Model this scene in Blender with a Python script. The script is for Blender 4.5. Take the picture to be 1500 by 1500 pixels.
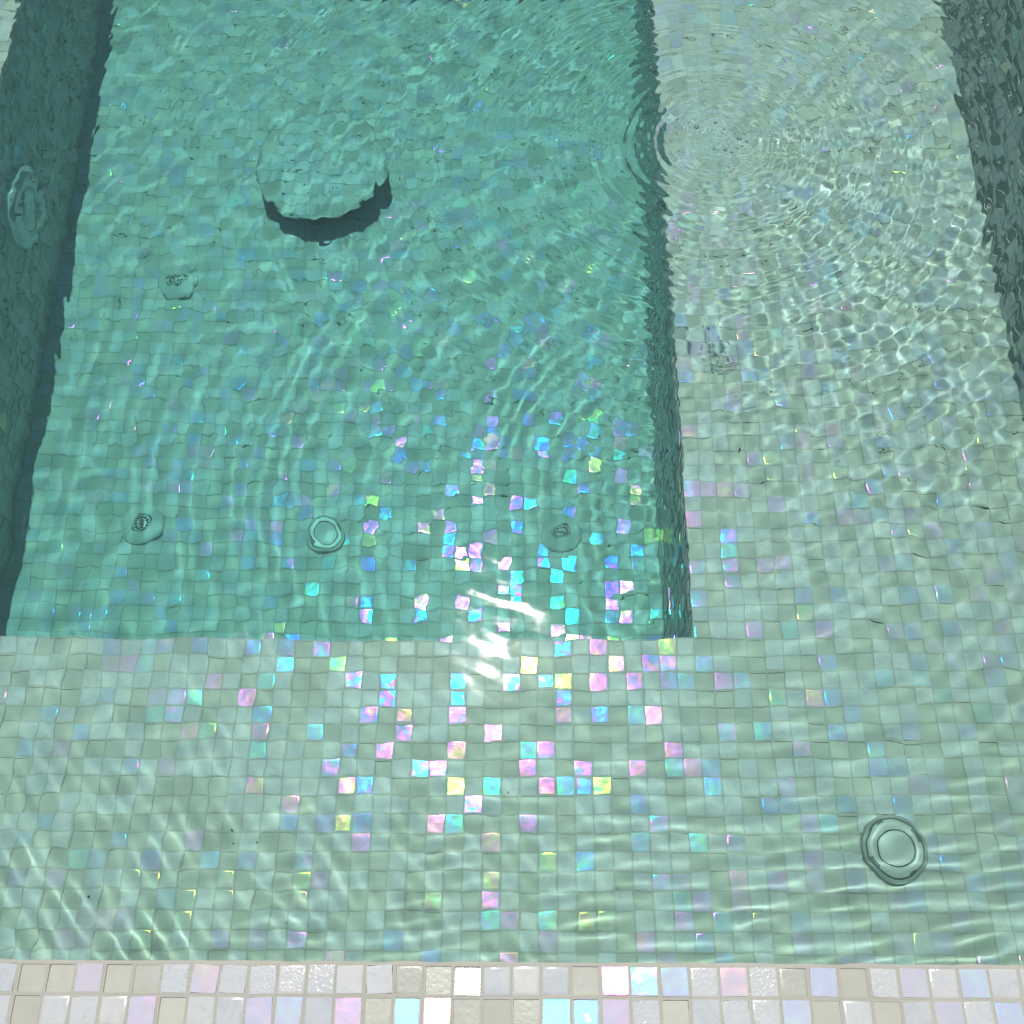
import bpy, bmesh, math, random
import numpy as np
from mathutils import Matrix, Vector

# ------------------------------------------------------------------ camera, sky, sun, exposure
for o in list(bpy.data.objects):
    bpy.data.objects.remove(o)
S = bpy.context.scene
COL = S.collection

CAM = Vector((0.0, -0.0243, 0.9534))
PITCH, ROLL, BANK = math.radians(64.805), math.radians(-0.376), math.radians(1.588)
FOCAL = 1500.0                                # in pixels of the 1500 px square picture
CROT = (Matrix.Rotation(math.pi / 2 - PITCH, 3, 'X') @ Matrix.Rotation(BANK, 3, 'Y')
        @ Matrix.Rotation(ROLL, 3, 'Z'))
cd = bpy.data.cameras.new('camera')
cam = bpy.data.objects.new('camera', cd)
COL.objects.link(cam)
cd.sensor_fit = 'HORIZONTAL'
cd.sensor_width = 36.0
cd.lens = 36.0 * FOCAL / 1500.0
cd.clip_start = 0.02
cd.clip_end = 2000.0
cam.matrix_world = Matrix.Translation(CAM) @ CROT.to_4x4()
S.camera = cam

SUN_DIR = Vector((-0.046, 0.304, 0.951)).normalized()      # towards the sun
W = bpy.data.worlds.new('World')
S.world = W
W.use_nodes = True
wn = W.node_tree
bg = wn.nodes['Background']
sky = wn.nodes.new('ShaderNodeTexSky')
sky.sky_type = 'NISHITA'
sky.sun_disc = False
sky.sun_elevation = math.asin(SUN_DIR.z)
sky.sun_rotation = math.atan2(SUN_DIR.x, SUN_DIR.y)
sky.altitude = 0
wn.links.new(sky.outputs[0], bg.inputs[0])
bg.inputs[1].default_value = 0.15

sd = bpy.data.lights.new('sun', 'SUN')
sd.energy = 5.0
sd.angle = math.radians(0.53)
sd.color = (1.0, 0.965, 0.91)
sun = bpy.data.objects.new('sun', sd)
COL.objects.link(sun)
sun.rotation_euler = SUN_DIR.to_track_quat('Z', 'Y').to_euler()
sun.location = SUN_DIR * 6
sd.cycles.is_caustics_light = True            # sunlight is traced through the water surface

S.view_settings.view_transform = 'Standard'
S.view_settings.look = 'None'
S.view_settings.gamma = 1.0
S.view_settings.exposure = -0.25
S.view_settings.use_curve_mapping = False
S.render.engine = 'CYCLES'
S.cycles.use_denoising = True
S.cycles.use_adaptive_sampling = True
S.cycles.adaptive_threshold = 0.08
S.cycles.adaptive_min_samples = 24
S.cycles.max_bounces = 8
S.cycles.diffuse_bounces = 2
S.cycles.glossy_bounces = 3
S.cycles.transmission_bounces = 6
S.cycles.sample_clamp_indirect = 4.0

# ------------------------------------------------------------------ measures (metres; coping top is z = 0, its inner edge y = 0)
WATER_Z = -0.12
BENCH_Z = -0.597
FLOOR_Z = -1.089
X_LEFT = -0.991                               # riser of the left bench
X_RISER = 0.220                               # riser of the right bench
X_WALL = 0.746                                # right wall
X_LWALL = -1.46                               # left wall
Y_BENCH = 0.440                               # riser of the front bench
Y_FAR = 2.36                                  # far wall
PITCH_T = 0.025                               # mosaic pitch
IOR = 1.333
rnd = random.Random(11)
nrs = np.random.RandomState(5)


def pixel_ray(px, py):
    return (CROT @ Vector(((px - 750) / FOCAL, (750 - py) / FOCAL, -1.0))).normalized()


def at_z(px, py, z):
    """the point at height z seen at a pixel of the photograph, through the flat water where it is under water"""
    d = pixel_ray(px, py)
    if z >= WATER_Z:
        return CAM + d * ((CAM.z - z) / -d.z)
    p = CAM + d * ((CAM.z - WATER_Z) / -d.z)
    hx, hy = d.x / IOR, d.y / IOR
    hz = math.sqrt(1 - hx * hx - hy * hy)
    return p + Vector((hx, hy, -hz)) * ((WATER_Z - z) / hz)


def to_pixel(p):
    """pixel of the photograph where a point is seen (flat water)"""
    p = Vector(p)
    q = p.copy()
    if p.z < WATER_Z:
        r = math.hypot(p.x - CAM.x, p.y - CAM.y)
        h1, h2 = CAM.z - WATER_Z, WATER_Z - p.z
        lo, hi = 0.0, r
        for _ in range(30):
            m = (lo + hi) / 2
            if m / math.hypot(m, h1) > IOR * (r - m) / math.hypot(r - m, h2):
                hi = m
            else:
                lo = m
        if r > 1e-6:
            q = Vector((CAM.x + (p.x - CAM.x) * lo / r, CAM.y + (p.y - CAM.y) * lo / r, WATER_Z))
    v = CROT.transposed() @ (q - CAM)
    return 750 + FOCAL * v.x / -v.z, 750 - FOCAL * v.y / -v.z


# ------------------------------------------------------------------ materials
class NT:
    def __init__(self, name):
        self.m = bpy.data.materials.new(name)
        self.m.use_nodes = True
        self.t = self.m.node_tree
        self.b = self.t.nodes.get('Principled BSDF')
        self.out = self.t.nodes.get('Material Output')

    def n(self, kind, **kw):
        nd = self.t.nodes.new(kind)
        for k, v in kw.items():
            setattr(nd, k, v)
        return nd

    def l(self, a, b):
        self.t.links.new(a, b)

    def math(self, op, a, b=None, clamp=False):
        nd = self.n('ShaderNodeMath', operation=op, use_clamp=clamp)
        for i, x in enumerate((a, b)):
            if x is None:
                continue
            if isinstance(x, (int, float)):
                nd.inputs[i].default_value = x
            else:
                self.l(x, nd.inputs[i])
        return nd.outputs[0]

    def noise(self, scale, detail=3.0, rough=0.55, vec=None, dist=0.0):
        nd = self.n('ShaderNodeTexNoise')
        nd.inputs['Scale'].default_value = scale
        nd.inputs['Detail'].default_value = detail
        nd.inputs['Roughness'].default_value = rough
        nd.inputs['Distortion'].default_value = dist
        if vec is not None:
            self.l(vec, nd.inputs['Vector'])
        return nd

    def ramp(self, fac, stops):
        nd = self.n('ShaderNodeValToRGB')
        e = nd.color_ramp.elements
        while len(e) < len(stops):
            e.new(0.5)
        for el, (p, c) in zip(e, stops):
            el.position = p
            el.color = (*c, 1.0)
        self.l(fac, nd.inputs[0])
        return nd.outputs[0]

    def mix(self, fac, a, b, mode='MIX'):
        nd = self.n('ShaderNodeMix', data_type='RGBA', blend_type=mode)
        if isinstance(fac, (int, float)):
            nd.inputs[0].default_value = fac
        else:
            self.l(fac, nd.inputs[0])
        for sock, x in ((nd.inputs[6], a), (nd.inputs[7], b)):
            if isinstance(x, tuple):
                sock.default_value = (*x, 1.0)
            else:
                self.l(x, sock)
        return nd.outputs[2]

    def bump(self, h, strength, dist):
        nd = self.n('ShaderNodeBump')
        nd.inputs['Strength'].default_value = strength
        nd.inputs['Distance'].default_value = dist
        self.l(h, nd.inputs['Height'])
        self.l(nd.outputs[0], self.b.inputs['Normal'])


def tile_attr(t):
    a = t.n('ShaderNodeAttribute', attribute_name='tile_tone')
    sp = t.n('ShaderNodeSeparateColor')
    t.l(a.outputs['Color'], sp.inputs[0])
    geo = t.n('ShaderNodeNewGeometry')
    off = t.n('ShaderNodeVectorMath', operation='SCALE')
    t.l(a.outputs['Color'], off.inputs[0])
    off.inputs['Scale'].default_value = 17.0
    vec = t.n('ShaderNodeVectorMath', operation='ADD')
    t.l(geo.outputs['Position'], vec.inputs[0])
    t.l(off.outputs[0], vec.inputs[1])
    return sp.outputs, vec.outputs[0]


def mat_white(name, ior, k, rough, grit, warm=1.0):
    t = NT(name)
    (r, g, b), vec = tile_attr(t)
    n1 = t.noise(55, 5, 0.6, vec, 1.8)
    veins = t.ramp(n1.outputs[0], [(0.28, (0.84 * k, 0.86 * k, 0.89 * k * warm)), (0.5, (0.97 * k, 0.975 * k, 0.985 * k * warm)), (0.72, (k, k, k * warm))])
    tone = t.ramp(r, [(0.0, (0.90, 0.92, 0.95)), (0.5, (0.96, 0.965, 0.97)), (1.0, (1.0, 0.985, 0.95))])
    t.l(t.mix(1.0, veins, tone, 'MULTIPLY'), t.b.inputs['Base Color'])
    t.l(t.math('ADD', t.math('MULTIPLY', b, 0.15), rough), t.b.inputs['Roughness'])
    t.b.inputs['IOR'].default_value = ior
    n2 = t.noise(420, 2, 0.5, vec)
    n3 = t.noise(60, 2, 0.5, vec)
    h = t.math('ADD', t.math('MULTIPLY', n2.outputs[0], t.math('MULTIPLY', g, grit)), n3.outputs[0])
    t.bump(h, 0.5, 0.0009)
    return t.m


def mat_cream(name, ior, k, rough, grit, warm=1.0):
    t = NT(name)
    (r, g, b), vec = tile_attr(t)
    n1 = t.noise(40, 4, 0.6, vec)
    base = t.ramp(n1.outputs[0], [(0.3, (0.95 * k, 0.94 * k, 0.85 * k * warm)), (0.7, (1.02 * k, 1.01 * k, 0.93 * k * warm))])
    tone = t.ramp(r, [(0.0, (0.90, 0.92, 0.90)), (1.0, (1.03, 1.02, 1.0))])
    t.l(t.mix(1.0, base, tone, 'MULTIPLY'), t.b.inputs['Base Color'])
    t.l(t.math('ADD', t.math('MULTIPLY', b, 0.2), rough), t.b.inputs['Roughness'])
    t.b.inputs['IOR'].default_value = ior
    n2 = t.noise(300, 2, 0.5, vec)
    n3 = t.noise(60, 2, 0.5, vec)
    h = t.math('ADD', t.math('MULTIPLY', n2.outputs[0], t.math('MULTIPLY', g, grit)), n3.outputs[0])
    t.bump(h, 0.45, 0.0009)
    return t.m


def mat_irid(name, k, rough, wave):
    t = NT(name)
    (r, g, b), vec = tile_attr(t)
    base = t.ramp(r, [(0.0, (0.84 * k, 0.95 * k, 0.97 * k)), (0.28, (0.87 * k, 0.93 * k, 1.0 * k)), (0.5, (0.90 * k, 0.90 * k, 0.99 * k)),
                      (0.7, (0.94 * k, 0.93 * k, 0.97 * k)), (0.86, (0.88 * k, 0.97 * k, 0.95 * k)), (1.0, (0.96 * k, 0.98 * k, 1.0 * k))])
    t.l(base, t.b.inputs['Base Color'])
    t.b.inputs['Roughness'].default_value = rough
    t.b.inputs['IOR'].default_value = 2.2
    n1 = t.noise(60, 2, 0.5, vec)
    # coating thickness in nm / 1000: mostly blue and cyan, some yellow, pink and violet
    th = t.ramp(g, [(p, (v, v, v)) for p, v in ((0.0, .283), (0.30, .312), (0.42, .342), (0.46, .385), (0.53, .395), (0.56, .418), (0.86, .462), (1.0, .490))])
    film = t.math('ADD', t.math('MULTIPLY', th, 1000.0), t.math('MULTIPLY', t.math('SUBTRACT', n1.outputs[0], 0.5), 130.0))
    t.l(film, t.b.inputs['Thin Film Thickness'])
    t.b.inputs['Thin Film IOR'].default_value = 1.48
    n2 = t.noise(350, 2, 0.5, vec)
    n3 = t.noise(50, 1, 0.5, vec)
    h = t.math('ADD', t.math('MULTIPLY', n2.outputs[0], 0.09), n3.outputs[0])
    t.bump(h, 0.4, wave)
    return t.m


def mat_grout(name, k, warm=1.0):
    t = NT(name)
    geo = t.n('ShaderNodeNewGeometry')
    n1 = t.noise(9, 4, 0.6, geo.outputs['Position'])
    n2 = t.noise(900, 2, 0.6, geo.outputs['Position'])
    c = t.ramp(n1.outputs[0], [(0.25, (0.90 * k, 0.86 * k, 0.77 * k * warm)), (0.75, (1.06 * k, 1.02 * k, 0.93 * k * warm))])
    c2 = t.ramp(n2.outputs[0], [(0.3, (0.86, 0.86, 0.86)), (0.7, (1.05, 1.05, 1.05))])
    t.l(t.mix(1.0, c, c2, 'MULTIPLY'), t.b.inputs['Base Color'])
    t.b.inputs['Roughness'].default_value = 0.85
    t.bump(n2.outputs[0], 0.5, 0.0006)
    return t.m


def plain(name, col, rough=0.4, metallic=0.0, nscale=30.0, var=0.12, bump=0.0):
    t = NT(name)
    tc = t.n('ShaderNodeTexCoord')
    n1 = t.noise(nscale, 4, 0.6, tc.outputs['Object'])
    lo = tuple(c * (1 - var) for c in col)
    hi = tuple(min(1, c * (1 + var)) for c in col)
    t.l(t.ramp(n1.outputs[0], [(0.3, lo), (0.7, hi)]), t.b.inputs['Base Color'])
    t.b.inputs['Roughness'].default_value = rough
    t.b.inputs['Metallic'].default_value = metallic
    if bump:
        t.bump(n1.outputs[0], 0.4, bump)
    return t.m


def mat_water(name, ior, tint, milk_veil=0.0, splash=None, drops=()):
    """a water interface, or the added tint sheet below it; the colour that the water column takes out is carried by the refracted light.
    With a splash point it also carries the finest ripples as relief, strongest near the splash, and a trace of milkiness, a diffuse veil standing in for scattered light"""
    t = NT(name)
    t.t.nodes.remove(t.b)
    r = t.n('ShaderNodeBsdfRefraction')
    r.inputs['IOR'].default_value = ior
    r.inputs['Roughness'].default_value = 0.0
    r.inputs['Color'].default_value = (*tint, 1)
    if splash is None:
        t.l(r.outputs[0], t.out.inputs['Surface'])
        return t.m
    geo = t.n('ShaderNodeNewGeometry')
    rel = t.n('ShaderNodeVectorMath', operation='SUBTRACT')
    t.l(geo.outputs['Position'], rel.inputs[0])
    rel.inputs[1].default_value = splash
    flat = t.n('ShaderNodeVectorMath', operation='MULTIPLY')
    t.l(rel.outputs[0], flat.inputs[0])
    flat.inputs[1].default_value = (1, 1, 0)
    ln = t.n('ShaderNodeVectorMath', operation='LENGTH')
    t.l(flat.outputs[0], ln.inputs[0])
    rad = ln.outputs['Value']
    sep = t.n('ShaderNodeSeparateXYZ')
    t.l(flat.outputs[0], sep.inputs[0])
    th = t.math('ARCTAN2', sep.outputs[1], sep.outputs[0])
    # arcs: noise drawn out along the circles round the splash
    wob = t.noise(5.0, 1, 0.5, flat.outputs[0])
    rw = t.math('ADD', t.math('MULTIPLY', rad, 62.0), t.math('MULTIPLY', wob.outputs[0], 5.0))
    cmb = t.n('ShaderNodeCombineXYZ')
    t.l(rw, cmb.inputs[0])
    t.l(t.math('MULTIPLY', th, 4.5), cmb.inputs[1])
    arcs = t.noise(1.0, 1.0, 0.5, cmb.outputs[0])
    near = t.math('MULTIPLY', rad, 1 / 0.09, clamp=True)
    rip = t.noise(52.0, 1.0, 0.5, flat.outputs[0])
    fall = t.math('POWER', 2.718, t.math('MULTIPLY', t.math('POWER', t.math('MULTIPLY', rad, 1 / 0.5), 2.0), -1.0))
    mr = t.n('ShaderNodeMapRange', interpolation_type='SMOOTHSTEP')
    mr.inputs['From Min'].default_value = -0.85      # calm over the front bench, livelier towards the far wall
    mr.inputs['From Max'].default_value = -0.05
    t.l(sep.outputs[1], mr.inputs['Value'])
    live = mr.outputs[0]
    amp_a = t.math('ADD', t.math('ADD', t.math('MULTIPLY', fall, 1.3), t.math('MULTIPLY', live, 0.45)), 0.17)
    amp_r = t.math('ADD', t.math('ADD', t.math('MULTIPLY', fall, 0.6), t.math('MULTIPLY', live, 0.40)), 0.17)
    h = t.math('ADD', t.math('MULTIPLY', t.math('MULTIPLY', arcs.outputs[0], amp_a), near), t.math('MULTIPLY', rip.outputs[0], amp_r))
    # little rings where drops have just fallen
    for (c, lam, reach, amp) in drops:
        v = t.n('ShaderNodeVectorMath', operation='DISTANCE')
        t.l(flat.outputs[0], v.inputs[0])
        v.inputs[1].default_value = (c[0] - splash[0], c[1] - splash[1], 0)
        rr = t.math('ADD', v.outputs['Value'], t.math('MULTIPLY', wob.outputs[0], 0.022))
        wv = t.math('SINE', t.math('MULTIPLY', rr, 2 * math.pi / lam))
        dk = t.math('POWER', 2.718, t.math('MULTIPLY', v.outputs['Value'], -1.0 / reach))
        h = t.math('ADD', h, t.math('MULTIPLY', t.math('MULTIPLY', wv, dk), amp))
    bp = t.n('ShaderNodeBump')
    bp.inputs['Strength'].default_value = 1.0
    bp.inputs['Distance'].default_value = 0.00045
    t.l(h, bp.inputs['Height'])
    g = t.n('ShaderNodeBsdfGlossy')
    g.inputs['Roughness'].default_value = 0.045
    f = t.n('ShaderNodeFresnel')
    f.inputs['IOR'].default_value = ior
    for nd in (r, g, f):
        t.l(bp.outputs[0], nd.inputs['Normal'])
    d = t.n('ShaderNodeBsdfDiffuse')
    d.inputs['Color'].default_value = (0.38, 0.92, 0.76, 1)
    m0 = t.n('ShaderNodeMixShader')
    m0.inputs[0].default_value = milk_veil  # haze of scattered light put into the surface as a diffuse share
    t.l(r.outputs[0], m0.inputs[1])
    t.l(d.outputs[0], m0.inputs[2])
    m = t.n('ShaderNodeMixShader')
    t.l(f.outputs[0], m.inputs[0])
    t.l(m0.outputs[0], m.inputs[1])
    t.l(g.outputs[0], m.inputs[2])
    t.l(m.outputs[0], t.out.inputs['Surface'])
    return t.m


def mat_bubble():
    """a thin film of water: clear in the middle, mirror-like towards the rim"""
    t = NT('bubble_film')
    t.t.nodes.remove(t.b)
    tr = t.n('ShaderNodeBsdfRefraction')
    tr.inputs['Color'].default_value = (0.95, 0.97, 0.97, 1)
    tr.inputs['IOR'].default_value = 1.02
    tr.inputs['Roughness'].default_value = 0.0
    g = t.n('ShaderNodeBsdfGlossy')
    g.inputs['Roughness'].default_value = 0.03
    f = t.n('ShaderNodeFresnel')
    f.inputs['IOR'].default_value = 1.6
    m = t.n('ShaderNodeMixShader')
    t.l(f.outputs[0], m.inputs[0])
    t.l(tr.outputs[0], m.inputs[1])
    t.l(g.outputs[0], m.inputs[2])
    t.l(m.outputs[0], t.out.inputs['Surface'])
    return t.m


# under water glass reflects far less than in air (its index relative to water is about 1.14)
WET = (mat_white('white_glass_tile', 1.16, 0.62, 0.25, 0.4), mat_cream('cream_glass_tile', 1.14, 0.54, 0.3, 0.4), mat_irid('iridescent_glass_tile', 0.60, 0.155, 0.0011))  # base colours lifted to make up for light lost through the water
DRY = (mat_white('dry_white_glass_tile', 1.5, 0.465, 0.10, 1.3, 0.93), mat_cream('dry_cream_glass_tile', 1.5, 0.385, 0.16, 0.9, 0.90), mat_irid('dry_iridescent_glass_tile', 0.50, 0.2, 0.0024))  # same tiles with base colours lowered to balance the brighter light above water
M_GROUT = mat_grout('tile_grout', 0.53)
M_GROUT_DRY = mat_grout('dry_tile_grout', 0.375, 0.90)  # same grout, darkened above water to balance the light
M_PLASTIC = plain('white_plastic', (0.51, 0.52, 0.50), 0.35, nscale=25, var=0.06)
M_COLLAR = plain('grey_collar', (0.30, 0.31, 0.30), 0.4, nscale=40, var=0.15)
M_SEAM = plain('fitting_seam', (0.10, 0.11, 0.11), 0.6, nscale=60)
M_HOLE = plain('nozzle_hole', (0.012, 0.016, 0.022), 0.7, nscale=60)
M_SUMP = plain('drain_sump', (0.020, 0.028, 0.032), 0.7, nscale=20)
M_DEBRIS = plain('dark_debris', (0.02, 0.02, 0.03), 0.7, nscale=200)
M_STONE = plain('deck_stone', (0.46, 0.43, 0.38), 0.8, nscale=3, var=0.15, bump=0.002)
M_LENS = plain('frosted_lens', (0.72, 0.74, 0.73), 0.2, nscale=25, var=0.05)
SPLASH = at_z(1048, 208, WATER_Z)
M_WATER = mat_water('pool_water', IOR, (0.765, 0.965, 0.89), 0.030, tuple(SPLASH),
                    [(at_z(px, py, WATER_Z), lam, re, am) for px, py, lam, re, am in
                     ((1020, 187, 0.009, 0.026, 0.45), (1080, 211, 0.010, 0.024, 0.40), (1048, 208, 0.0145, 0.17, 0.42), (1050, 212, 0.0215, 0.34, 0.46), (872, 208, 0.008, 0.012, 0.30))])
M_DEEP_TINT = mat_water('deep_tint', 1.01, (0.655, 0.92, 0.915))  # tint filter for the added sheet, not a real water surface
M_BUBBLE = mat_bubble()


# ------------------------------------------------------------------ helpers
def link(name, me, parent=None, mats=()):
    o = bpy.data.objects.new(name, me)
    COL.objects.link(o)
    if me is not None:
        for m in mats:
            me.materials.append(m)
        o.cycles.is_caustics_receiver = True
    if parent is not None:
        o.parent = parent
    return o


def tag(o, label=None, cat=None, group=None, kind=None):
    for k, v in (('label', label), ('category', cat), ('group', group), ('kind', kind)):
        if v:
            o[k] = v
    return o


def empty(name, loc, rot=None):
    o = bpy.data.objects.new(name, None)
    o.empty_display_size = 0.05
    COL.objects.link(o)
    o.location = loc
    if rot is not None:
        o.rotation_euler = rot
    return o


def bm_mesh(name, bm, smooth=False):
    bmesh.ops.recalc_face_normals(bm, faces=bm.faces)
    me = bpy.data.meshes.new(name)
    bm.to_mesh(me)
    bm.free()
    if smooth:
        for p in me.polygons:
            p.use_smooth = True
    return me


def box_mesh(name, lo, hi, bevel=0.0):
    bm = bmesh.new()
    bmesh.ops.create_cube(bm, size=1.0)
    for v in bm.verts:
        v.co = Vector([lo[i] + (v.co[i] + 0.5) * (hi[i] - lo[i]) for i in range(3)])
    if bevel:
        bmesh.ops.bevel(bm, geom=list(bm.edges), offset=bevel, segments=2, affect='EDGES')
    return bm_mesh(name, bm)


def lathe(bm, prof, seg=48):
    """profile [(r, z)] turned about z"""
    rings = []
    for r, z in prof:
        if r < 1e-6:
            rings.append([bm.verts.new((0, 0, z))])
        else:
            rings.append([bm.verts.new((r * math.cos(2 * math.pi * k / seg), r * math.sin(2 * math.pi * k / seg), z)) for k in range(seg)])
    for a, b in zip(rings, rings[1:]):
        for k in range(seg):
            k2 = (k + 1) % seg
            if len(a) == 1 and len(b) == 1:
                continue
            if len(a) == 1:
                bm.faces.new((a[0], b[k], b[k2]))
            elif len(b) == 1:
                bm.faces.new((a[k], b[0], a[k2]))
            else:
                bm.faces.new((a[k], b[k], b[k2], a[k2]))
    return bm


def lathe_obj(name, prof, mat, parent, seg=48):
    bm = lathe(bmesh.new(), prof, seg)
    me = bm_mesh(name, bm, True)
    o = link(name, me, parent, (mat,))
    md = o.modifiers.new('edges', 'EDGE_SPLIT')
    md.split_angle = math.radians(40)
    return o


# ------------------------------------------------------------------ one mosaic tile: a pillowed glass chip, 26 triangles
TW = 0.0236                                   # width of a chip
BED = 0.003                                   # depth of the bed the chips are set in


TW_DRY = 0.0224


def tile_arrays(sx, sy, h, rnd_edge):
    """verts and faces of one chip: flat face, two rings that round its rim, sides down into the bed; face near z = h"""
    V, F = [], []
    for (ins, dz) in ((0.0022, 0.0), (0.0010, 0.00012 * rnd_edge), (0.0002, 0.00045 * rnd_edge)):
        for (x, y) in ((-1, -1), (1, -1), (1, 1), (-1, 1)):
            V.append((x * (sx / 2 - ins), y * (sy / 2 - ins), h - dz))
    # the sides have their own corners so that the rim keeps its soft shading
    for (ins, z) in ((0.0002, h - 0.00045 * rnd_edge), (0.0, -BED)):
        for (x, y) in ((-1, -1), (1, -1), (1, 1), (-1, 1)):
            V.append((x * (sx / 2 - ins), y * (sy / 2 - ins), z))
    V += V[0:4]
    F.append((20, 21, 22, 23))
    for a in (0, 4, 12):
        for k in range(4):
            k2 = (k + 1) % 4
            F.append((a + 4 + k, a + 4 + k2, a + k2, a + k))
    return V, F


N_VAR = 16
VARIANTS = {}


def chip_spec(kind):
    """(height, rim, tone r, film g, b) of a random chip of a kind; cream chips sit lower than the grout"""
    if kind == 0:
        return (0.0004 + rnd.uniform(-.0003, .0003), rnd.uniform(0.5, 1.2), rnd.random(), rnd.random() ** 2, rnd.random())
    if kind == 1:
        return (-0.0011 + rnd.uniform(-.0004, .0004), rnd.uniform(0.3, 0.9), rnd.random(), rnd.random() ** 2, rnd.random())
    return (0.0005 + rnd.uniform(-.0003, .0003), rnd.uniform(0.6, 1.4), rnd.random(), rnd.random(), rnd.random())


def fill_mesh(name, V, F, smooth_flags, tones, mats, mat_index=None):
    me = bpy.data.meshes.new(name)
    me.from_pydata(V, [], F)
    me.polygons.foreach_set('use_smooth', smooth_flags)
    at = me.attributes.new('tile_tone', 'FLOAT_COLOR', 'FACE')
    at.data.foreach_set('color', np.asarray(tones, dtype=np.float32).ravel())
    for m in mats:
        me.materials.append(m)
    if mat_index is not None:
        me.polygons.foreach_set('material_index', mat_index)
    me.update()
    return me


NF = 13
SM = [False] + [True] * 8 + [False] * 4
for dry in (False, True):
    for kind in range(3):
        for v in range(N_VAR):
            h, rim, r, g, b = chip_spec(kind)
            if dry or kind == 2:
                rim *= rnd.choice((0.12, 0.12, 0.12, 1.0))
            tw = TW_DRY if dry else TW
            V, F = tile_arrays(tw, tw, h, rim)
            VARIANTS[dry, kind, v] = fill_mesh('tile', V, F, SM, [(r, g, b, 1)] * NF, ((DRY if dry else WET)[kind],))


def pick_kind(p_irid=0.23):
    u = rnd.random()
    return 2 if u < p_irid else (0 if u < p_irid + (1 - p_irid) * 0.52 else 1)


def chip_tilt(kind):
    s_ = (0.012, 0.010, 0.0145)[kind]
    return (rnd.gauss(0, s_), rnd.gauss(0, s_), rnd.gauss(0, 0.018))


def lay_tiles(parent, o, ux, uy, un, nx, ny, wx, wy, skip=None, kinds=None, limit=300, field_name='tile_field', dry=False, tilts=None):
    """lays an nx x ny mosaic of total size wx x wy from corner o; the chips that show largest become parts, the rest one field;
    a lattice of grout stands between them"""
    o, ux, uy, un = Vector(o), Vector(ux), Vector(uy), Vector(un)
    px, py = wx / nx, wy / ny
    tw = TW_DRY if dry else TW
    cells = []
    for j in range(ny):
        for i in range(nx):
            c = o + ux * ((i + 0.5) * px) + uy * ((j + 0.5) * py)
            if skip and skip(c):
                continue
            cells.append((i, j, c))
    base = Matrix((ux, uy, un)).transposed()
    scored = []
    if limit:
        for idx, (i, j, c) in enumerate(cells):
            x, y = to_pixel(c)
            if -8 < x < 1508 and -8 < y < 1508 and (c - CAM).dot(un) < 0:
                u = Vector(to_pixel(c + ux * px)) - Vector((x, y))
                w = Vector(to_pixel(c + uy * py)) - Vector((x, y))
                scored.append((abs(u.x * w.y - u.y * w.x), idx))
    scored.sort(reverse=True)
    single = {idx for _, idx in scored[:limit]}
    fV, fF, fS, fT, fM = [], [], [], [], []
    gV, gF = [], []
    for idx, (i, j, c) in enumerate(cells):
        kind = kinds[j][i] if kinds and kinds[j][i] is not None else pick_kind(0.23 if un.z > 0.5 else 0.04)
        a, b, g = chip_tilt(kind)
        if tilts and (j, i) in tilts:
            a, b = tilts[j, i]
        R = base @ Matrix.Rotation(a, 3, 'X') @ Matrix.Rotation(b, 3, 'Y') @ Matrix.Rotation(g, 3, 'Z')
        jx, jy = rnd.gauss(0, 0.00025), rnd.gauss(0, 0.00025)
        jit = ux * jx + uy * jy
        sx, sy = px / PITCH_T * rnd.uniform(0.975, 1.0), py / PITCH_T * rnd.uniform(0.975, 1.0)
        if idx in single:
            t = link('tile', VARIANTS[dry, kind, rnd.randrange(N_VAR)], parent)
            t.matrix_world = Matrix.Translation(c + jit) @ R.to_4x4() @ Matrix.Diagonal((sx, sy, 1, 1))
        else:
            h, rim, r, gg, bb = chip_spec(kind)
            if kind == 2:
                rim *= rnd.choice((0.12, 0.12, 0.12, 0.12, 0.9))
            V, F = tile_arrays(tw * sx, tw * sy, h, rim)
            k0 = len(fV)
            fV += [tuple(c + jit + R @ Vector(v)) for v in V]
            fF += [tuple(k0 + q for q in f) for f in F]
            fS += SM
            fT += [(r, gg, bb, 1)] * NF
            fM += [kind] * NF
        # grout round this chip: a square frame flush with z = 0 and its inner faces
        k0 = len(gV)
        hx, hy = px / 2 - 0.00004, py / 2 - 0.00004
        ix, iy = tw * sx / 2 - 0.00025, tw * sy / 2 - 0.00025
        for (ax, ay, z, q) in ((hx, hy, 0, 0), (ix, iy, 0, 1), (ix, iy, -BED, 1)):
            for (x, y) in ((-1, -1), (1, -1), (1, 1), (-1, 1)):
                gV.append(tuple(c + ux * (x * ax + jx * q) + uy * (y * ay + jy * q) + un * z))
        for k in range(4):
            k2 = (k + 1) % 4
            gF.append((k0 + k, k0 + k2, k0 + 4 + k2, k0 + 4 + k))
            gF.append((k0 + 4 + k, k0 + 4 + k2, k0 + 8 + k2, k0 + 8 + k))
    if fV:
        f = link(field_name, fill_mesh(field_name, fV, fF, fS, fT, DRY if dry else WET, fM), parent)
        f['kind'] = 'stuff'
    gm = bpy.data.meshes.new('grout')
    gm.from_pydata(gV, [], gF)
    link('grout', gm, parent, (M_GROUT_DRY if dry else M_GROUT,))
    return len(single), len(cells)


X_, Y_, Z_ = Vector((1, 0, 0)), Vector((0, 1, 0)), Vector((0, 0, 1))


def cnt(w):
    return max(1, round(w / PITCH_T))


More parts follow.
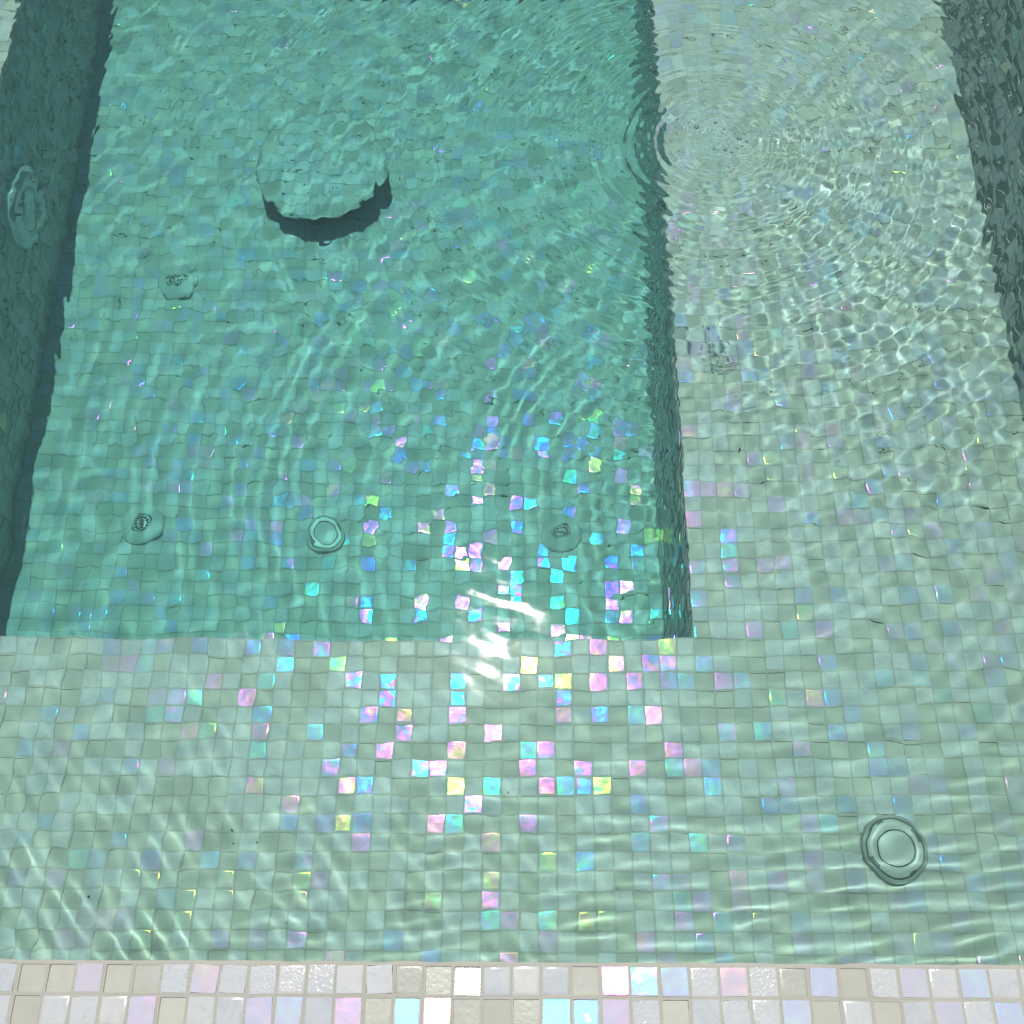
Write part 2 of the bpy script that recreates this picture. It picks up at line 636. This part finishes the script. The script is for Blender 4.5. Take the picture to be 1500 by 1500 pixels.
# where fittings sit, so that no chip lies under them
P_DRAIN = at_z(470, 241, FLOOR_Z + 0.075)
R_DRAIN = 0.136
P_J = [at_z(262, 415, FLOOR_Z), at_z(210, 770, FLOOR_Z), at_z(822, 782, FLOOR_Z)]
P_RET = at_z(478, 784, FLOOR_Z)
P_BFIT = at_z(1310, 1243, BENCH_Z)
P_LIGHT = Vector((X_LEFT, 1.338, -0.842))
R_JET, R_FIT, R_LIGHT = 0.041, 0.041, 0.086


def skip_floor(c):
    for p, r in [(P_DRAIN, 0.075)] + [(p, R_JET) for p in P_J] + [(P_RET, 0.036)]:
        if math.hypot(c.x - p.x, c.y - p.y) < r - 0.006:
            return True
    return False


def skip_bfit(c):
    return math.hypot(c.x - P_BFIT.x, c.y - P_BFIT.y) < R_FIT - 0.006


def skip_light(c):
    return math.hypot(c.y - P_LIGHT.y, c.z - P_LIGHT.z) < R_LIGHT - 0.008


# ------------------------------------------------------------------ the pool shell (each body stops BED short of its mosaic face)
TOP = -0.002
Q = BED
floor = tag(link('pool_floor', box_mesh('pool_floor', (X_LEFT - .05, Y_BENCH - .05, FLOOR_Z - .1), (X_RISER + .05, Y_FAR + .05, FLOOR_Z - Q)), None, (M_GROUT,)), kind='structure')
w, d = X_RISER - X_LEFT, Y_FAR - Y_BENCH
lay_tiles(floor, (X_LEFT, Y_BENCH, FLOOR_Z), X_, Y_, Z_, cnt(w), cnt(d), w, d, skip_floor)


def bench(lo, hi, label):
    return tag(link('pool_bench', box_mesh('pool_bench', lo, hi), None, (M_GROUT,)), label, 'bench', 'submerged benches')


front = bench((X_LWALL, -0.02, FLOOR_Z - .101), (X_WALL, Y_BENCH - Q, BENCH_Z - Q), 'submerged mosaic bench running along the dry tiled coping')
w = X_WALL - X_LWALL
lay_tiles(front, (X_LWALL, 0, BENCH_Z), X_, Y_, Z_, cnt(w), cnt(Y_BENCH), w, Y_BENCH, skip_bfit)
w, d = X_RISER - X_LEFT, BENCH_Z - FLOOR_Z
lay_tiles(front, (X_RISER, Y_BENCH, FLOOR_Z), -X_, Z_, Y_, cnt(w), cnt(d), w, d, limit=0, field_name='riser_tile_field')

right = bench((X_RISER + Q, Y_BENCH - Q + .0005, FLOOR_Z - .102), (X_WALL, Y_FAR + .02, BENCH_Z - Q), 'pale submerged bench under the bubbles and ripple rings')
w, d, h = X_WALL - X_RISER, Y_FAR - Y_BENCH, BENCH_Z - FLOOR_Z
lay_tiles(right, (X_RISER, Y_BENCH, BENCH_Z), X_, Y_, Z_, cnt(w), cnt(d), w, d)
lay_tiles(right, (X_RISER, Y_FAR, FLOOR_Z), -Y_, Z_, -X_, cnt(d), cnt(h), d, h, limit=0, field_name='riser_tile_field')

left = bench((X_LWALL, Y_BENCH - Q + .0005, FLOOR_Z - .103), (X_LEFT - Q, Y_FAR + .02, BENCH_Z - Q), 'submerged bench with dark shaded riser holding a round underwater light')
w = X_LEFT - X_LWALL
lay_tiles(left, (X_LWALL, Y_BENCH, BENCH_Z), X_, Y_, Z_, cnt(w), cnt(d), w, d, limit=60)
lay_tiles(left, (X_LEFT, Y_BENCH, FLOOR_Z), Y_, Z_, X_, cnt(d), cnt(h), d, h, skip_light, limit=240, field_name='riser_tile_field')


def wall(lo, hi, label):
    return tag(link('pool_wall', box_mesh('pool_wall', lo, hi), None, (M_GROUT_DRY,)), label, 'wall', 'pool walls')


rw = wall((X_WALL + Q, 0.0005, FLOOR_Z - .1), (X_WALL + .3, Y_FAR + .3, TOP - Q), 'dark green shaded tiled wall beside the pale rippled bench')
d = Y_FAR
h = TOP - BENCH_Z
lay_tiles(rw, (X_WALL, Y_FAR, BENCH_Z), -Y_, Z_, -X_, cnt(d), cnt(h), d, h)
lay_tiles(rw, (X_WALL, 0, TOP), X_, Y_, Z_, 12, cnt(Y_FAR + .3), .3, Y_FAR + .3, limit=0, field_name='coping_tile_field', dry=True)
lw = wall((X_LWALL - .3, 0.0005, FLOOR_Z - .1), (X_LWALL - Q, Y_FAR + .3, TOP - Q), 'tiled wall behind the bench with the dark riser')
lay_tiles(lw, (X_LWALL, 0, BENCH_Z), Y_, Z_, X_, cnt(d), cnt(h), d, h, limit=0)
lay_tiles(lw, (X_LWALL - .3, 0, TOP), X_, Y_, Z_, 12, cnt(Y_FAR + .3), .3, Y_FAR + .3, limit=0, field_name='coping_tile_field', dry=True)
fw = wall((X_LWALL, Y_FAR + Q, FLOOR_Z - .1), (X_WALL, Y_FAR + .3, TOP - Q), 'shaded tiled wall closing the pool opposite the dry coping')
w = X_WALL - X_LWALL
h2 = TOP - FLOOR_Z
lay_tiles(fw, (X_WALL, Y_FAR, FLOOR_Z), -X_, Z_, -Y_, cnt(w), cnt(h2), w, h2)
lay_tiles(fw, (X_LWALL, Y_FAR, TOP), X_, Y_, Z_, cnt(w), 12, w, .3, limit=0, field_name='coping_tile_field', dry=True)

# the dry coping under the camera; its first two rows follow the photograph (0 white, 1 cream, 2 iridescent)
cop = tag(link('tiled_coping', box_mesh('tiled_coping', (X_LWALL - .3, -0.302, FLOOR_Z - .104), (X_WALL + .3, -Q, TOP - Q)), None, (M_GROUT_DRY,)),
          'dry white and cream mosaic coping with beige grout above the water', 'coping')
ROW1 = '01121102000000111000122202012102020'
ROW2 = '01000210022021221112220100021010202'


def lay_coping():
    p = 0.02505
    n = int(round((X_WALL - X_LWALL + .6) / p))
    first = at_z(-20, 1436, 0).x
    k0 = int((first - (X_LWALL - .3)) / p)
    sx = first - k0 * p
    ks = []
    for row in (ROW2, ROW1):
        r = [None] * n
        for i, ch in enumerate(row):
            r[k0 + i] = int(ch)
        ks.append(r)
    rows = 11
    ks = [[None] * n] * (rows - 2) + ks
    # a few chips are tilted on purpose so that they flash in the sun
    flash = {(rows - 2, k0 + 14): (-.150, .035), (rows - 2, k0 + 15): (-.125, .03), (rows - 2, k0 + 19): (-.140, -.03), (rows - 2, k0 + 20): (-.115, -.04),
             (rows - 1, k0 + 21): (-.115, -.05), (rows - 1, k0 + 16): (-.150, .0), (rows - 1, k0 + 22): (-.08, -.06)}
    lay_tiles(cop, (sx, -0.0018 - rows * p, TOP), X_, Y_, Z_, n, rows, n * p, rows * p, kinds=ks, dry=True, tilts=flash)
    # the rounded grout lip along the pool
    bm = bmesh.new()
    prof = [(-0.0018, 0.0), (-0.0006, -0.0003), (0.0, -0.0012), (0.0, -0.006), (-0.0018, -0.006)]
    n_ = 160
    prev = None
    for k in range(n_ + 1):
        x = X_LWALL + (X_WALL - X_LWALL) * k / n_
        e = rnd.gauss(0, 0.0004)
        cur = [bm.verts.new((x, y + (e if q in (1, 2, 3) else 0), TOP + z)) for q, (y, z) in enumerate(prof)]
        if prev:
            for q in range(4):
                bm.faces.new((prev[q], prev[q + 1], cur[q + 1], cur[q]))
        prev = cur
    link('grout_lip', bm_mesh('grout_lip', bm), cop, (M_GROUT_DRY,))
    w = X_WALL - X_LWALL
    h = TOP - 0.006 - BENCH_Z
    lay_tiles(cop, (X_WALL, -0.001, BENCH_Z), -X_, Z_, Y_, cnt(w), cnt(h), w, h, limit=0, field_name='wall_tile_field')


lay_coping()


# ground round the pool
bm = bmesh.new()
E0, E1, F0, F1 = X_LWALL - .3, X_WALL + .3, -.302, Y_FAR + .3
B = 400.0
for (a, b, c, dd) in ((-B, E0, -B, B), (E1, B, -B, B), (E0, E1, -B, F0), (E0, E1, F1, B)):
    bm.faces.new([bm.verts.new(v) for v in ((a, c, -.42), (b, c, -.42), (b, dd, -.42), (a, dd, -.42))])
tag(link('ground', bm_mesh('ground', bm), None, (M_STONE,)), kind='structure')


# ------------------------------------------------------------------ fittings
def make_jet(p, label, rz, slots):
    t = empty('floor_jet', (p.x, p.y, FLOOR_Z), (0, 0, rz))
    tag(t, label, 'jet', 'white jets set in the pool floor')
    lathe_obj('flange', [(0.017, -0.004), (0.017, 0.0105), (0.0185, 0.0115), (0.0235, 0.0100), (0.0335, 0.0075), (0.0385, 0.0062), (0.0405, 0.0045), (0.041, -0.003)], M_PLASTIC, t)
    noz = lathe_obj('nozzle', [(0, 0.0130), (0.008, 0.0127), (0.0135, 0.0116), (0.0160, 0.0098), (0.0166, -0.003)], M_PLASTIC, t)
    # dark openings: a ring of round holes and, in the middle, slots or more holes
    spots = [(0.0118 * math.cos(2 * math.pi * k / 14), 0.0118 * math.sin(2 * math.pi * k / 14), .0024, .0020) for k in range(14)]
    if slots:
        spots += [(0.0, 0.0036 * (k - 2), .0064 if abs(k - 2) < 2 else .0046, .0014) for k in range(5)]
    else:
        spots += [(0.0066 * math.cos(2 * math.pi * k / 8), 0.0066 * math.sin(2 * math.pi * k / 8), .0025, .0021) for k in range(8)]
        spots += [(0, 0, .0016, .0016)]
    for (x, y, a, b) in spots:
        bm = bmesh.new()
        z = 0.01375 - (x * x + y * y) * 7.0
        ring = [bm.verts.new((x + a * math.cos(q * math.pi / 5), y + b * math.sin(q * math.pi / 5), z)) for q in range(10)]
        low = [bm.verts.new((v.co.x, v.co.y, z - 0.0012)) for v in ring]
        bm.faces.new(ring)
        for q in range(10):
            bm.faces.new((ring[q], low[q], low[(q + 1) % 10], ring[(q + 1) % 10]))
        link('opening', bm_mesh('opening', bm), noz, (M_HOLE,))
    return t


make_jet(P_J[0], 'white floor jet with round holes just below the raised drain cover', 0.3, False)
make_jet(P_J[1], 'white slotted floor jet with wide flange by the dark bench riser', 0.12, True)
make_jet(P_J[2], 'white slotted floor jet among the brightest rainbow glints', 1.2, True)


def make_return(p, z, r, label, group, ring):
    t = empty('round_fitting', (p.x, p.y, z), (0, 0, 0.5))
    tag(t, label, 'pool fitting', group)
    k = r / 0.041
    lathe_obj('collar', [(0.0375 * k, -0.004), (0.0375 * k, 0.0085), (0.0392 * k, 0.0095), (0.0420 * k, 0.0085), (0.0432 * k, 0.004), (0.0434 * k, -0.003)], ring, t)
    lathe_obj('gap', [(0.0360 * k, 0.0010), (0.0378 * k, 0.0010)], M_SEAM, t)
    lathe_obj('disc', [(0.0248 * k, 0.0), (0.0248 * k, 0.0098), (0.0256 * k, 0.0104), (0.0345 * k, 0.0104), (0.0362 * k, 0.0090), (0.0363 * k, -0.003)], M_PLASTIC, t)
    lathe_obj('seam', [(0.0232 * k, 0.0015), (0.0252 * k, 0.0015)], M_SEAM, t)
    lathe_obj('cap', [(0, 0.0102), (0.021 * k, 0.0102), (0.0232 * k, 0.0095), (0.0236 * k, -0.003)], M_PLASTIC, t)
    for q in range(4):
        ang = q * math.pi / 2
        bm = bmesh.new()
        a0 = 0.28 if q % 2 == 0 else 0.12
        pts = [ang - a0 + 2 * a0 * s / 6 for s in range(7)]
        vo = [bm.verts.new((0.0358 * k * math.cos(s), 0.0358 * k * math.sin(s), 0.0108)) for s in pts]
        vi = [bm.verts.new(((0.0318 if q % 2 == 0 else .0338) * k * math.cos(s), (0.0318 if q % 2 == 0 else .0338) * k * math.sin(s), 0.0108)) for s in pts]
        for s in range(6):
            bm.faces.new((vo[s], vo[s + 1], vi[s + 1], vi[s]))
        r_ = bmesh.ops.extrude_face_region(bm, geom=list(bm.faces))
        for v in r_['geom']:
            if isinstance(v, bmesh.types.BMVert):
                v.co.z -= 0.003
        link('notch', bm_mesh('notch', bm), t, (M_SEAM,))
    return t


make_return(P_RET, FLOOR_Z, 0.036, 'small round fitting with inner ring between two jets on the pool floor', None, M_PLASTIC)
make_return(P_BFIT, BENCH_Z, 0.041, 'white round fitting with grey collar on the shallow bench by the coping', None, M_COLLAR)

# underwater light on the riser of the left bench
t = empty('underwater_light', P_LIGHT, (0, math.pi / 2, 0))
tag(t, 'round underwater light plate on the dark shaded bench riser', 'pool light')
lathe_obj('face_plate', [(0.046, 0.002), (0.046, 0.011), (0.049, 0.013), (0.075, 0.011), (0.084, 0.007), (0.086, -0.003)], M_LENS, t, 64)
lathe_obj('lens', [(0, 0.017), (0.02, 0.0165), (0.038, 0.0135), (0.0445, 0.0105), (0.045, -0.002)], M_LENS, t, 48)
for q in range(3):
    a = math.radians(100 + 120 * q)
    bm = lathe(bmesh.new(), [(0, 0.0030), (0.0035, 0.0026), (0.0050, 0.0008), (0.0052, -0.002)], 16)
    s = link('screw', bm_mesh('screw', bm, True), t, (M_SEAM,))
    s.location = (0.064 * math.cos(a), 0.064 * math.sin(a), 0.0118)

# raised round drain cover, its lid inlaid with mosaic
t = empty('drain_cover', (P_DRAIN.x, P_DRAIN.y, FLOOR_Z))
tag(t, 'raised round drain cover inlaid with mosaic, casting a dark crescent shadow', 'drain cover')
lathe_obj('sump_ring', [(0.094, 0.002), (0.094, 0.006), (0.098, 0.008), (0.104, 0.006), (0.106, -0.002)], M_SUMP, t, 64)
lathe_obj('pedestal', [(0.100, 0.068), (0.100, 0.010), (0.106, 0.004), (0.110, -0.003)], M_SUMP, t, 64)
lathe_obj('outline_ring', [(0.1340, 0.0728), (0.1372, 0.0722), (0.1380, 0.0700), (0.1372, 0.0665), (0.1340, 0.0660)], M_COLLAR, t, 72)  # added dark ring that draws the contrast at the lid's edge as an outline
lathe_obj('lid', [(0, 0.0735), (0.130, 0.0735), (0.1345, 0.0725), (0.136, 0.0695), (0.1345, 0.067), (0.100, 0.066), (0, 0.066)], M_GROUT, t, 72)
nn = 12
for j in range(-nn // 2, nn // 2):
    for i in range(-nn // 2, nn // 2):
        x, y = (i + .5) * PITCH_T, (j + .5) * PITCH_T
        if math.hypot(abs(x) + .010, abs(y) + .010) < 0.133:
            k = 0 if rnd.random() < .8 else 1
            o = link('tile', VARIANTS[False, k, rnd.randrange(N_VAR)], t)
            a, b, g = chip_tilt(k)
            o.location = (x, y, 0.0748)
            o.rotation_euler = (a, b, g)

# a dark scrap lying on the bench
p = at_z(1084, 660, BENCH_Z)
bm = bmesh.new()
prev = None
for s in range(7):
    u = s / 6
    wv = 0.0014 * math.sin(math.pi * (0.15 + 0.8 * u))
    c = Vector((0.0010 * math.sin(u * 3), (u - .5) * 0.012, 0.0036 + 0.0006 * math.sin(u * 4)))
    cur = [bm.verts.new(c + Vector((sx * wv, 0, sz))) for sx, sz in ((-1, 0), (0, .0007), (1, 0), (0, -.0007))]
    if prev:
        for q in range(4):
            bm.faces.new((prev[q], prev[(q + 1) % 4], cur[(q + 1) % 4], cur[q]))
    prev = cur
o = link('leaf_scrap', bm_mesh('leaf_scrap', bm, True), None, (M_DEBRIS,))
o.location = (p.x, p.y, BENCH_Z)
tag(o, 'tiny black leaf scrap lying on a cream tile of the pale bench', 'leaf scrap')

# grains of dark grit on the front bench
for (px, py, k_) in ((131, 1313, 1.0), (341, 1217, .8), (343, 1235, .9), (376, 1235, .8), (745, 1160, .7), (420, 1352, .6), (905, 1302, .6)):
    q = at_z(px, py, BENCH_Z)
    bm = bmesh.new()
    bmesh.ops.create_icosphere(bm, subdivisions=1, radius=0.0016 * k_)
    for v in bm.verts:
        v.co = Vector((v.co.x * rnd.uniform(.7, 1.4), v.co.y * rnd.uniform(.7, 1.2), v.co.z * .5))
    g = link('grit_grain', bm_mesh('grit_grain', bm, True), None, (M_DEBRIS,))
    g.location = (q.x, q.y, BENCH_Z + 0.0012)
    g.rotation_euler = (0, 0, rnd.uniform(0, 6))
    tag(g, 'tiny dark grain of grit lying on the bench along the coping', 'grit', 'grit on the front bench')

# ------------------------------------------------------------------ water
def wave_height(X, Y):
    rs = np.random.RandomState(21)
    H = np.zeros_like(X)
    sx, sy = SPLASH.x, SPLASH.y
    # slow wobble that bends the rings out of perfect circles
    wob = np.zeros_like(X)
    for _ in range(10):
        k = rs.uniform(3, 14)
        a = rs.uniform(0, 2 * math.pi)
        wob += np.sin(k * (np.cos(a) * X + np.sin(a) * Y) + rs.uniform(0, 6.28)) / k
    patch = np.zeros_like(X)
    for _ in range(8):
        k = rs.uniform(4, 11)
        a = rs.uniform(0, 2 * math.pi)
        patch += np.sin(k * (np.cos(a) * X + np.sin(a) * Y) + rs.uniform(0, 6.28))
    patch = 1.0 + 0.28 * patch / 2.0

    def rings(cx, cy, comps, warp, core):
        h = np.zeros_like(X)
        r0 = np.hypot(X - cx, Y - cy)
        r = r0 + warp * wob
        th = np.arctan2(Y - cy, X - cx)
        for lam, slope, reach in comps:
            k = 2 * math.pi / lam
            env = np.exp(-r0 / reach) / np.sqrt(1 + r0 / 0.25) * (1 - np.exp(-(r0 / core) ** 2))
            env *= 0.62 + 0.38 * np.sin(int(rs.randint(2, 6)) * th + rs.uniform(0, 6.28) + 6 * wob) * np.clip(r0 / 0.06, 0, 1)
            env *= 0.65 + 0.35 * np.sin(r * rs.uniform(9, 22) + rs.uniform(0, 6.28))     # packets along the radius
            h += slope / k * env * np.cos(k * r + rs.uniform(0, 6.28))
        return h
    H += rings(sx, sy, [(0.026, .018, .9), (0.030, .022, 1.1), (0.038, .022, 1.5), (0.052, .018, 1.6), (0.075, .018, 2.0)], 0.05, 0.42)
    # reflections off the walls
    back = [(0.026, .5, 1.6), (0.031, 1.0, 2.2), (0.040, 1.0, 2.8), (0.055, .8, 3.0), (0.08, .7, 3.0)]
    for (cx, cy, s) in ((2 * X_WALL - sx, sy, 0.018), (sx, 2 * Y_FAR - sy, 0.009), (2 * X_LWALL - sx, sy, 0.008),
                        (sx, -sy, 0.010), (2 * X_WALL - sx, -sy, .008)):
        H += rings(cx, cy, [(l, s * q, re) for l, q, re in back], 0.045, 0.03)
    # churned water round the splash
    ch = np.exp(-((X - 0.52) / 0.36) ** 2 - ((Y - 1.16) / 0.42) ** 2)
    for _ in range(36):
        lam = 0.016 * (0.042 / 0.016) ** rs.random_sample()
        k = 2 * math.pi / lam
        a = rs.uniform(0, 2 * math.pi)
        H += (0.0033 / k) * ch * np.cos(k * (np.cos(a) * X + np.sin(a) * Y + 0.02 * wob) + rs.uniform(0, 6.28))
    # trains of short waves running over the front bench
    for (a0, cx, wx) in ((32, -0.70, 0.70), (97, 0.30, 0.75)):
        win = np.exp(-((X - cx) / wx) ** 2 - ((Y - 0.08) / 0.28) ** 2)
        for _ in range(9):
            lam = rs.uniform(0.019, 0.032)
            k = 2 * math.pi / lam
            a = math.radians(a0 + rs.normal(0, 9))
            H += (0.0048 / k) * win * np.cos(k * (math.cos(a) * X + math.sin(a) * Y + 0.02 * wob) + rs.uniform(0, 6.28))
    # background chop from every side
    for _ in range(40):
        lam = 0.036 * (0.14 / 0.036) ** rs.random_sample()
        k = 2 * math.pi / lam
        a = rs.uniform(0, 2 * math.pi)
        H += (0.0015 / k) * np.cos(k * (np.cos(a) * X + np.sin(a) * Y + 0.03 * wob) + rs.uniform(0, 6.28)) * patch
    return H


STEP = 0.0030
gx = np.linspace(X_LWALL - 0.002, X_WALL + 0.002, int((X_WALL - X_LWALL) / STEP))
gy = np.linspace(-0.003, Y_FAR + 0.002, int(Y_FAR / STEP))
XX, YY = np.meshgrid(gx, gy)
ZZ = WATER_Z + wave_height(XX, YY)
ny, nx = XX.shape
# the edges of the water end just inside the grout of the walls
Vt = np.stack([XX.ravel(), YY.ravel(), ZZ.ravel()], 1)
ii = np.arange(nx * ny).reshape(ny, nx)
quads = np.stack([ii[:-1, :-1].ravel(), ii[:-1, 1:].ravel(), ii[1:, 1:].ravel(), ii[1:, :-1].ravel()], 1)
border = np.concatenate([ii[0, :], ii[1:, -1], ii[-1, -2::-1], ii[-2:0:-1, 0]])
low = Vt[border].copy()
low[:, 2] = FLOOR_Z - 0.05
nb = len(border)
base_i = len(Vt)
Vall = np.concatenate([Vt, low])
bi = np.arange(nb)
side = np.stack([border, base_i + bi, base_i + (bi + 1) % nb, border[(bi + 1) % nb]], 1)
allq = np.concatenate([quads, side])
me = bpy.data.meshes.new('water')
nl = allq.size
me.vertices.add(len(Vall))
me.vertices.foreach_set('co', Vall.astype(np.float32).ravel())
me.loops.add(nl + nb)
me.loops.foreach_set('vertex_index', np.concatenate([allq.ravel(), (base_i + bi)[::-1]]).astype(np.int32))
me.polygons.add(len(allq) + 1)
me.polygons.foreach_set('loop_start', np.concatenate([np.arange(len(allq)) * 4, [nl]]).astype(np.int32))
sm = np.zeros(len(allq) + 1, dtype=bool)
sm[:len(quads)] = True
me.update(calc_edges=True)
me.polygons.foreach_set('use_smooth', sm)
me.validate()
me.update()
water = link('water', me, None, (M_WATER,))
water.cycles.is_caustics_caster = True
water.cycles.is_caustics_receiver = False
tag(water, kind='structure')
# added sheet over the well: its tint stands in for light the deep column absorbs
bm = bmesh.new()
zt = BENCH_Z - 0.012
g_ = 0.004
bm.faces.new([bm.verts.new(v) for v in ((X_LEFT + g_, Y_BENCH + g_, zt), (X_RISER - g_, Y_BENCH + g_, zt), (X_RISER - g_, Y_FAR - g_, zt), (X_LEFT + g_, Y_FAR - g_, zt))])
deep = link('deep_tint_sheet', bm_mesh('deep_tint_sheet', bm, True), water, (M_DEEP_TINT,))
deep.cycles.is_caustics_caster = True
deep.cycles.is_caustics_receiver = False

# bubbles riding on the surface
BUB = [(1020, 186, 9), (1048, 180, 7), (1061, 189, 6), (1059, 196, 4), (1083, 203, 9), (1094, 207, 6), (1076, 196, 4), (1046, 218, 6),
       (1072, 223, 6), (1062, 219, 8), (1080, 217, 4), (1066, 212, 4), (1088, 214, 4), (1055, 205, 3), (1077, 228, 4), (1018, 191, 3), (964, 199, 4), (982, 207, 3),
       (995, 221, 4), (870, 207, 7), (868, 213, 4), (794, 166, 3), (795, 173, 3), (825, 180, 3), (836, 199, 4), (670, 200, 4),
       (678, 178, 3), (646, 172, 3), (634, 147, 3), (651, 285, 4), (667, 257, 3), (679, 285, 3), (699, 318, 4), (745, 346, 4), (829, 246, 3),
       (842, 246, 3), (876, 285, 3), (849, 315, 3), (870, 280, 3), (932, 404, 4), (963, 424, 4), (589, 234, 3), (550, 381, 3), (1226, 514, 4), (1109, 131, 3)]


def make_bubble_mesh():
    bm = lathe(bmesh.new(), [(0, 0.62), (0.30, 0.57), (0.58, 0.45), (0.80, 0.28), (0.95, 0.08), (1.0, -0.12), (0.7, -0.3), (0, -0.36)], 20)
    me = bm_mesh('bubble', bm, True)
    me.materials.append(M_BUBBLE)
    return me


bub = make_bubble_mesh()
for (px, py, dpx) in BUB:
    q = at_z(px, py, WATER_Z)
    o = link('bubble', bub)
    o.cycles.is_caustics_caster = True
    o.cycles.is_caustics_receiver = False
    r = dpx * (0.36 if math.hypot(px - 1055, py - 205) < 60 else 0.36) * (q - CAM).length / FOCAL
    i = int(np.argmin(abs(gx - q.x)))
    j = int(np.argmin(abs(gy - q.y)))
    o.location = (q.x, q.y, float(ZZ[j, i]) + 0.1 * r)
    o.scale = (r, r, r)
    if math.hypot(px - 1055, py - 205) < 60:
        tag(o, 'clear bubble in the splash cluster over the pale bench', 'bubble', 'bubbles of the splash cluster')
    elif dpx >= 7:
        tag(o, 'largest stray bubble on the water, between the drain cover and the splash cluster', 'bubble', 'stray bubbles on the water')
    elif q.x > 0.135:
        tag(o, 'small stray bubble near the pale bench, outside the splash cluster', 'bubble', 'stray bubbles over the pale bench')
    else:
        tag(o, 'tiny stray bubble floating above the deep green floor', 'bubble', 'stray bubbles over the deep floor')
